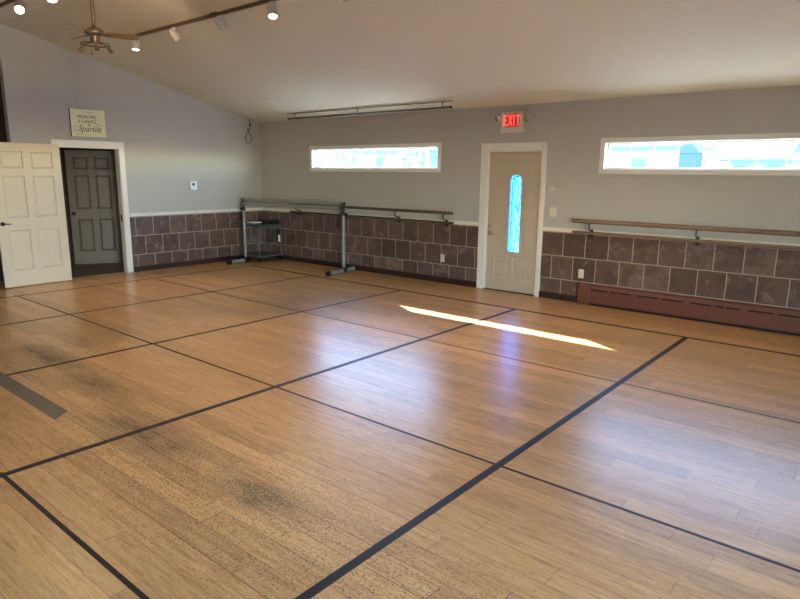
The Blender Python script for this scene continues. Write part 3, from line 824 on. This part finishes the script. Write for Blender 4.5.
# ------------------------------------------------------------------ ceiling fan
FX, FY = 2.78, YR
def fan():
    objs0 = set(bpy.data.objects)
    t = thing('ceiling_fan', 'three-blade bronze ceiling fan with a spotlight kit on long downrod', 'ceiling fan', (FX, FY, 3.1))
    bm = B(); lathe(bm, [(0, -.01), (.06, -.01), (.07, .04), (.03, .09), (0, .1)], (FX, FY, HR), (0, 0, -1), 24); auto_smooth(link('canopy', bm, M['fan'], t))
    bm = B(); tube(bm, [(FX, FY, HR-.05), (FX, FY, 3.2)], .02, 12); auto_smooth(link('downrod', bm, M['fan'], t))
    bm = B(); lathe(bm, [(.02, 3.27), (.03, 3.25), (.05, 3.225), (.12, 3.19), (.155, 3.15), (.15, 3.12), (.10, 3.10), (.075, 3.09), (.075, 2.99), (.05, 2.985), (0, 2.985)], (FX, FY, 0), (0, 0, 1), 32); auto_smooth(link('motor', bm, M['fan'], t))
    a0 = math.atan2(.906, .424)
    for i in range(3):
        aa = a0+i*2*PI/3
        R_ = Matrix.Translation((FX, FY, 3.125)) @ Matrix.Rotation(aa, 4, 'Z')
        bm = B()
        out = [(.17, -.05), (.30, -.07), (.55, -.078), (.63, -.066), (.655, -.03), (.655, .03), (.63, .066), (.55, .078), (.30, .07), (.17, .05)]
        prism(bm, out, -.005, .005, R_ @ Matrix.Rotation(math.radians(-22), 4, 'X'))
        bl = link('blade', bm, M['blade'], t)
        bm = B(); prism(bm, [(.11, -.03), (.22, -.045), (.26, 0), (.22, .045), (.11, .03)], -.014, -.005, R_ @ Matrix.Rotation(math.radians(-22), 4, 'X')); link('blade_arm', bm, M['fan'], bl)
    # ring light kit
    bm = B(); zr = 2.965
    u = Vector((.424, .906, 0))
    tube(bm, [(FX+.21*math.cos(a_), FY+.21*math.sin(a_), zr) for a_ in [2*PI*i/32 for i in range(33)]], .011, 8, False)
    for k in range(3):
        a_ = a0+PI/6+k*2*PI/3
        tube(bm, [(FX+.05*math.cos(a_), FY+.05*math.sin(a_), 2.995), (FX+.13*math.cos(a_), FY+.13*math.sin(a_), 2.985), (FX+.21*math.cos(a_), FY+.21*math.sin(a_), zr)], .009, 8)
    kit = auto_smooth(link('light_kit', bm, M['fan'], t))
    for ang, aim in ((a0+PI*.93, (-.5, -.35, -.75)), (a0+.2, (.35, .75, -.8)), (a0-PI/2.1, (.3, -.1, -1))):
        px, py = FX+.21*math.cos(ang), FY+.21*math.sin(ang)
        d_ = Vector(aim).normalized()
        bm = B(); tube(bm, [(px, py, zr), (px, py, zr-.05)], .008, 8)
        lathe(bm, [(0, -.045), (.02, -.042), (.026, 0), (.038, .05), (.034, .05), (.028, .02)], Vector((px, py, zr-.065)), d_, 18)
        sp = auto_smooth(link('spotlight', bm, M['fan'], kit))
        bm = B(); lathe(bm, [(0, .036), (.031, .036), (.031, .04), (0, .042)], Vector((px, py, zr-.065)), d_, 16)
    bm = B(); tube(bm, [(FX-.02, FY-.06, 2.985), (FX-.02, FY-.06, 2.83)], .0025, 6); lathe(bm, [(0, 0), (.01, .01), (.012, .03), (0, .045)], (FX-.02, FY-.06, 2.79), (0, 0, 1), 12); link('pull_chain', bm, M['fan'], t)
    k = .7; z0 = 3.30
    for o in set(bpy.data.objects)-objs0:
        if o.type == 'MESH' and o.name.split('.')[0] not in ('canopy', 'downrod'):
            o.data.transform(Matrix.Translation((FX, FY, z0)) @ Matrix.Diagonal((k, k, k, 1)) @ Matrix.Translation((-FX, -FY, -3.27)))
fan()

# ------------------------------------------------------------------ track lights
TY = -3.44
t = thing('track_rail', 'long bronze lighting track mounted along the front ceiling slope', 'lighting track', tuple(on_ceil(4.5, TY)), 0, 'ceiling lighting tracks')
bm = B(); box(bm, (1.75, TY-.018, ceil_z(TY)-.03), (8.3, TY+.018, ceil_z(TY)+.006), .002); link('rail', bm, M['track'], t)
bm = B(); box(bm, (1.735, TY-.02, ceil_z(TY)-.033), (1.765, TY+.02, ceil_z(TY)+.005), .003); link('end_cap', bm, M['track'], t)
bm = B(); box(bm, (3.62, TY-.035, ceil_z(TY)-.022), (3.76, TY+.035, ceil_z(TY)+.012), .004); link('power_feed', bm, M['track'], t)
TY2 = -4.97
t2 = thing('track_rail', 'lighting track on the rear ceiling slope behind the ridge at top left', 'lighting track', tuple(on_ceil(4.5, TY2)), 0, 'ceiling lighting tracks')
z2 = ceil_z(TY2)
bm = B(); box(bm, (1.6, TY2-.018, z2-.03), (8.6, TY2+.018, z2+.006), .002); link('rail', bm, M['track'], t2)

def spot(x, y, aim, state, label, power=0, length=.15, rad=.05, drop=.075, blend=.5, cone=70):
    z = ceil_z(y)-.03
    t = thing('track_spotlight', label, 'spotlight', (x, y, z), 0, 'spotlights clipped to the ceiling tracks')
    d_ = Vector(aim).normalized()
    piv = Vector((x, y, z-drop))
    bm = B(); box(bm, (x-.035, y-.016, z-.022), (x+.035, y+.016, z+.004), .003)
    tube(bm, [(x+.02, y, z-.02), (x+.02, y, z-.04)], .008, 8)
    sd = d_.cross(Vector((0, 0, 1)))
    sd = sd.normalized() if sd.length > .05 else Vector((1, 0, 0))
    tube(bm, [(x+.02, y, z-.036), tuple(Vector((x, y, z-.042))+sd*(rad+.008)), tuple(piv+sd*(rad+.01))], .007, 8)
    tube(bm, [tuple(piv+sd*(rad+.016)), tuple(piv+sd*(rad-.005))], .011, 10)
    auto_smooth(link('mount', bm, M['head'], t))
    base = piv - d_*(length*.45)
    bm = B()
    lathe(bm, [(0, 0), (rad*.55, .002), (rad*.85, .018), (rad, .04), (rad, length), (rad*.9, length), (rad*.86, length-.02)], base, d_, 24)
    hd = auto_smooth(link('lamp_body', bm, M['head'], t))
    bm = B(); lathe(bm, [(0, length-.022), (rad*.86, length-.02), (rad*.88, length-.006), (rad*.5, length+.002), (0, length+.004)], base, d_, 20)
    ln = link('lamp_lens', bm, M[{0: 'lampoff', 1: 'lampon', 2: 'lampglare'}[state]], hd, True)
    if state: ln['label'] = 'glowing lamp face'
    if power:
        la = bpy.data.lights.new('spot_beam', 'SPOT'); la.energy = power; la.color = (1, .72, .40); la.spot_size = math.radians(cone); la.spot_blend = blend; la.shadow_soft_size = .04
        lo_ = bpy.data.objects.new('spot_beam', la); COL.objects.link(lo_)
        lo_.matrix_world = Matrix.Translation(base+d_*(length+.02)) @ d_.to_track_quat('-Z', 'Y').to_matrix().to_4x4()
    return t
spot(1.86, TY, (.05, -.1, -1), 1, 'lit white track spotlight at left end, just right of the fan blade', 90)
spot(2.80, TY, (.25, .75, -1.0), 0, 'second white track spotlight from the fan, tilted with no glow')
spot(3.78, TY, (.25, .85, -1.0), 0, 'third white track spotlight from the fan, tilted with no glow')
spot(4.71, TY, (.3, -.25, -1), 1, 'lit white track spotlight fourth from the fan, pointing down', 110)
spot(5.72, TY, (.3, .6, -1), 0, 'track spotlight cut off by the top edge of the photo', 70)
spot(7.0, TY, (.3, .6, -1), 1, 'unseen track spotlight added for light further along the front track', 60)  # unseen lamp added to light the room
spot(2.30, TY2, (.62, -.35, -.62), 2, 'brightly glaring spotlight in the top left corner of the photo', 14)
spot(3.12, TY2, (.45, -.1, -1), 1, 'glowing spotlight at the top edge just right of the corner glare', 30)
spot(4.4, TY2, (-1, .45, -.3), 1, 'unseen rear track spotlight added to warm the left wall, nearest the fan', 70, cone=85)  # added out of view to warm the upper left wall
spot(6.4, TY2, (.1, -.3, -1), 1, 'unseen rear track spotlight added for floor light, farthest from the fan', 12)  # extra lamp out of view, added to light the floor
spot(8.3, TY2, (.15, -.25, -1), 1, 'unseen rear track spotlight added to brighten the right half of the floor', 45, cone=110)  # wide lamp added out of view to brighten the floor at right

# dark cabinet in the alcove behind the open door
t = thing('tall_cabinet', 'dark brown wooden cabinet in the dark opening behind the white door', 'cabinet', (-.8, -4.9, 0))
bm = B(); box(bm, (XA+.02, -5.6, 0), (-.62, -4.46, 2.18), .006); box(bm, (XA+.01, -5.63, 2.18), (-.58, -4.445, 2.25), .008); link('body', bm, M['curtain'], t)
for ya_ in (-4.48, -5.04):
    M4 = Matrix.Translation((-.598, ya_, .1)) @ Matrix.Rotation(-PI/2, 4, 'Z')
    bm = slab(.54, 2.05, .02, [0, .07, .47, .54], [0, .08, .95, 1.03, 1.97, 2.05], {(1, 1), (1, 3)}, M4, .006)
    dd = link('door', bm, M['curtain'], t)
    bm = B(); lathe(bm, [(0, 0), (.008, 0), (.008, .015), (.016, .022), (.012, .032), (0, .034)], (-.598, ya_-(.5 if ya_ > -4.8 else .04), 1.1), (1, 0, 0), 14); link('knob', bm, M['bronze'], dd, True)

# ------------------------------------------------------------------ outside
GZ = -.35
bm = B(); box(bm, (-90, -60, GZ-.3), (110, 120, GZ)); struct(link('ground', bm, M['concrete']))
def house(name, x0, x1, y0, y1, eave, peak, wallm, label, along='x', cat='house', wins=(), eavem='eavetrim', roofm='roofing'):
    t = thing(name, label, cat, ((x0+x1)/2, (y0+y1)/2, GZ))
    bm = B(); box(bm, (x0, y0, GZ), (x1, y1, eave)); link('walls', bm, wallm, t)
    bm = B(); o = .35
    if along == 'x':
        ym = (y0+y1)/2; poly = [(y0-o, eave-.02), (y1+o, eave-.02), (ym, peak)]
        a_ = [bm.verts.new((x0-o, y, z)) for y, z in poly]; b_ = [bm.verts.new((x1+o, y, z)) for y, z in poly]
    else:
        o = .08
        xm = (x0+x1)/2; poly = [(x0-o, eave-.02), (x1+o, eave-.02), (xm, peak)]
        a_ = [bm.verts.new((x, y0-o, z)) for x, z in poly]; b_ = [bm.verts.new((x, y1+o, z)) for x, z in poly]
    for i in range(3): bm.faces.new((a_[i], a_[(i+1) % 3], b_[(i+1) % 3], b_[i]))
    bm.faces.new(a_); bm.faces.new(b_)
    link('roof', bm, M[roofm], t)
    if along == 'x':
        bm = B(); box(bm, (x0-o-.02, y0-o-.06, eave-.14), (x1+o+.02, y0-o+.02, eave+.02)); link('eave_board', bm, M[eavem], t)
    for (wx0, wx1, wz0, wz1) in wins:
        bm = B(); box(bm, (wx0, y0-.03, wz0), (wx1, y0+.02, wz1)); f = link('window', bm, M['siding'], t)
        bm = B(); box(bm, (wx0+.05, y0-.04, wz0+.05), (wx1-.05, y0-.03, wz1-.05)); link('pane', bm, M['extglass'], f)
    return t
house('house', -26.5, -12.2, 25.5, 34, 3.2, 4.6, M['siding'], 'long white house with dark eave seen through the left window', wins=[(-24, -23.2, 1.9, 2.8), (-20, -19.2, 1.9, 2.8), (-17.5, -16.6, 1.9, 2.9), (-15, -14.3, 1.9, 2.9)])
house('house', -9.5, -.6, 30, 38, 3.35, 5.0, M['siding'], 'pale long house at the left end of the right window view', wins=[(-8.5, -7.6, 1.5, 2.3), (-6.2, -5.2, 1.5, 2.9), (-3.5, -2.4, 1.5, 2.7)])
house('shed', .68, 1.64, 25, 26.4, 2.8, 3.45, M['bluesiding'], 'small blue gabled shed in the right window view', 'y', 'shed', roofm='bluesiding')
house('house', 2.1, 12.5, 29, 37, 2.55, 4.4, M['siding'], 'low white building with blue windows in the right window view', wins=[(2.4, 3.2, 1.3, 2.3), (3.9, 4.7, 1.3, 2.35), (5.2, 5.6, 1.3, 2.2), (6.0, 7.0, 1.2, 2.5), (8.6, 9.6, 1.2, 2.5), (10.4, 11.4, 1.2, 2.5)])
def tree(x, y, h, r, label):
    t = thing('tree', label, 'tree', (x, y, GZ))
    bm = B(); tube(bm, [(x, y, GZ), (x+.05, y, GZ+h*.3), (x-.03, y, GZ+h*.6)], [.14, .11, .06], 10); link('trunk', bm, M['bark'], t, True)
    bm = B()
    rg = random.Random(int(x*10))
    for i in range(260):
        th, ph = rg.uniform(0, 2*PI), math.acos(rg.uniform(-1, 1)); rr = r*rg.uniform(.55, 1)
        c_ = Vector((x+rr*math.sin(ph)*math.cos(th), y+rr*math.sin(ph)*math.sin(th), GZ+h*.68+rr*1.15*math.cos(ph)))
        bmesh.ops.create_icosphere(bm, subdivisions=1, radius=rg.uniform(.08, .2)*r, matrix=Matrix.Translation(c_) @ Matrix.Rotation(rg.uniform(0, 3), 4, 'X') @ Matrix.Diagonal((1, 1, .45, 1)))
    link('foliage', bm, M['leaf'], t)
tree(-20.4, 22.5, 4.6, 1.2, 'pale green tree left of centre in the left window view')
tree(-14.6, 23, 4.2, 1.1, 'pale green tree at the right end of the left window view')
tree(6.9, 21, 5.2, 1.2, 'bluish green tree at the right end of the right window view')

# ------------------------------------------------------------------ light
def portal(loc, rot, sx, sy):
    la = bpy.data.lights.new('sky_portal', 'AREA'); la.shape = 'RECTANGLE'; la.size = sx; la.size_y = sy
    la.cycles.is_portal = True
    o = bpy.data.objects.new('sky_portal', la); COL.objects.link(o); o.location = loc; o.rotation_euler = rot
for xa, xb in ((1.505, 4.355), (6.99, 9.825)): portal(((xa+xb)/2, .13, 1.94), (-PI/2, 0, 0), xb-xa, .32)
portal((GX, .09, 1.15), (-PI/2, 0, 0), .2, 1.15)
for a, b, z0, z1 in fw: portal(((a+b)/2, YF-T-.01, (z0+z1)/2), (PI/2, 0, 0), b-a, z1-z0)
portal((XR+T+.01, (RD0+RD1)/2, RDH/2), (0, PI/2, 0), RDH, RD1-RD0)

SUNV = Vector((3.62, -1.92, -1.93)).normalized()
la = bpy.data.lights.new('sun', 'SUN'); la.energy = 85; la.angle = math.radians(.6); la.color = (1, .97, .93)
so = bpy.data.objects.new('sun', la); COL.objects.link(so)
so.matrix_world = Matrix.Translation((-15, 12, 14)) @ SUNV.to_track_quat('-Z', 'Y').to_matrix().to_4x4()

wd = bpy.data.worlds.new('World'); S.world = wd; wd.use_nodes = True
nt = wd.node_tree; nt.nodes.clear()
out = nt.nodes.new('ShaderNodeOutputWorld'); bg = nt.nodes.new('ShaderNodeBackground'); sk = nt.nodes.new('ShaderNodeTexSky')
sk.sky_type = 'NISHITA'; sk.sun_disc = False
sk.sun_elevation = math.asin(-SUNV.z); sk.sun_rotation = math.atan2(-SUNV.x, -SUNV.y)
sk.air_density = 1.0; sk.dust_density = .2; sk.ozone_density = 1.8; sk.altitude = 2600
nt.links.new(sk.outputs[0], bg.inputs[0]); bg.inputs[1].default_value = 9
nt.links.new(bg.outputs[0], out.inputs[0])

# ------------------------------------------------------------------ camera
CAML = (10.12128, -7.85075, 1.70606)
cam = bpy.data.cameras.new('camera'); co = bpy.data.objects.new('camera', cam); COL.objects.link(co)
cam.sensor_fit = 'HORIZONTAL'; cam.sensor_width = 36; cam.lens = 613.7186/800*36; cam.clip_start = .05; cam.clip_end = 500
yaw, pitch, roll = (0.691927, -0.203643, 0.010021)
f = Vector((-math.sin(yaw)*math.cos(pitch), math.cos(yaw)*math.cos(pitch), math.sin(pitch)))
r = Vector((math.cos(yaw), math.sin(yaw), 0)); u = r.cross(f)
r2 = math.cos(roll)*r+math.sin(roll)*u; u2 = -math.sin(roll)*r+math.cos(roll)*u
co.matrix_world = Matrix(((r2.x, u2.x, -f.x, CAML[0]), (r2.y, u2.y, -f.y, CAML[1]), (r2.z, u2.z, -f.z, CAML[2]), (0, 0, 0, 1)))
S.camera = co

S.view_settings.view_transform = 'Standard'; S.view_settings.look = 'None'
S.view_settings.exposure = 0.08; S.view_settings.gamma = 1.0; S.view_settings.use_curve_mapping = False
S.cycles.max_bounces = 10; S.cycles.diffuse_bounces = 6; S.cycles.glossy_bounces = 4; S.cycles.transparent_max_bounces = 12
S.cycles.sample_clamp_indirect = 60
S.cycles.use_denoising = True
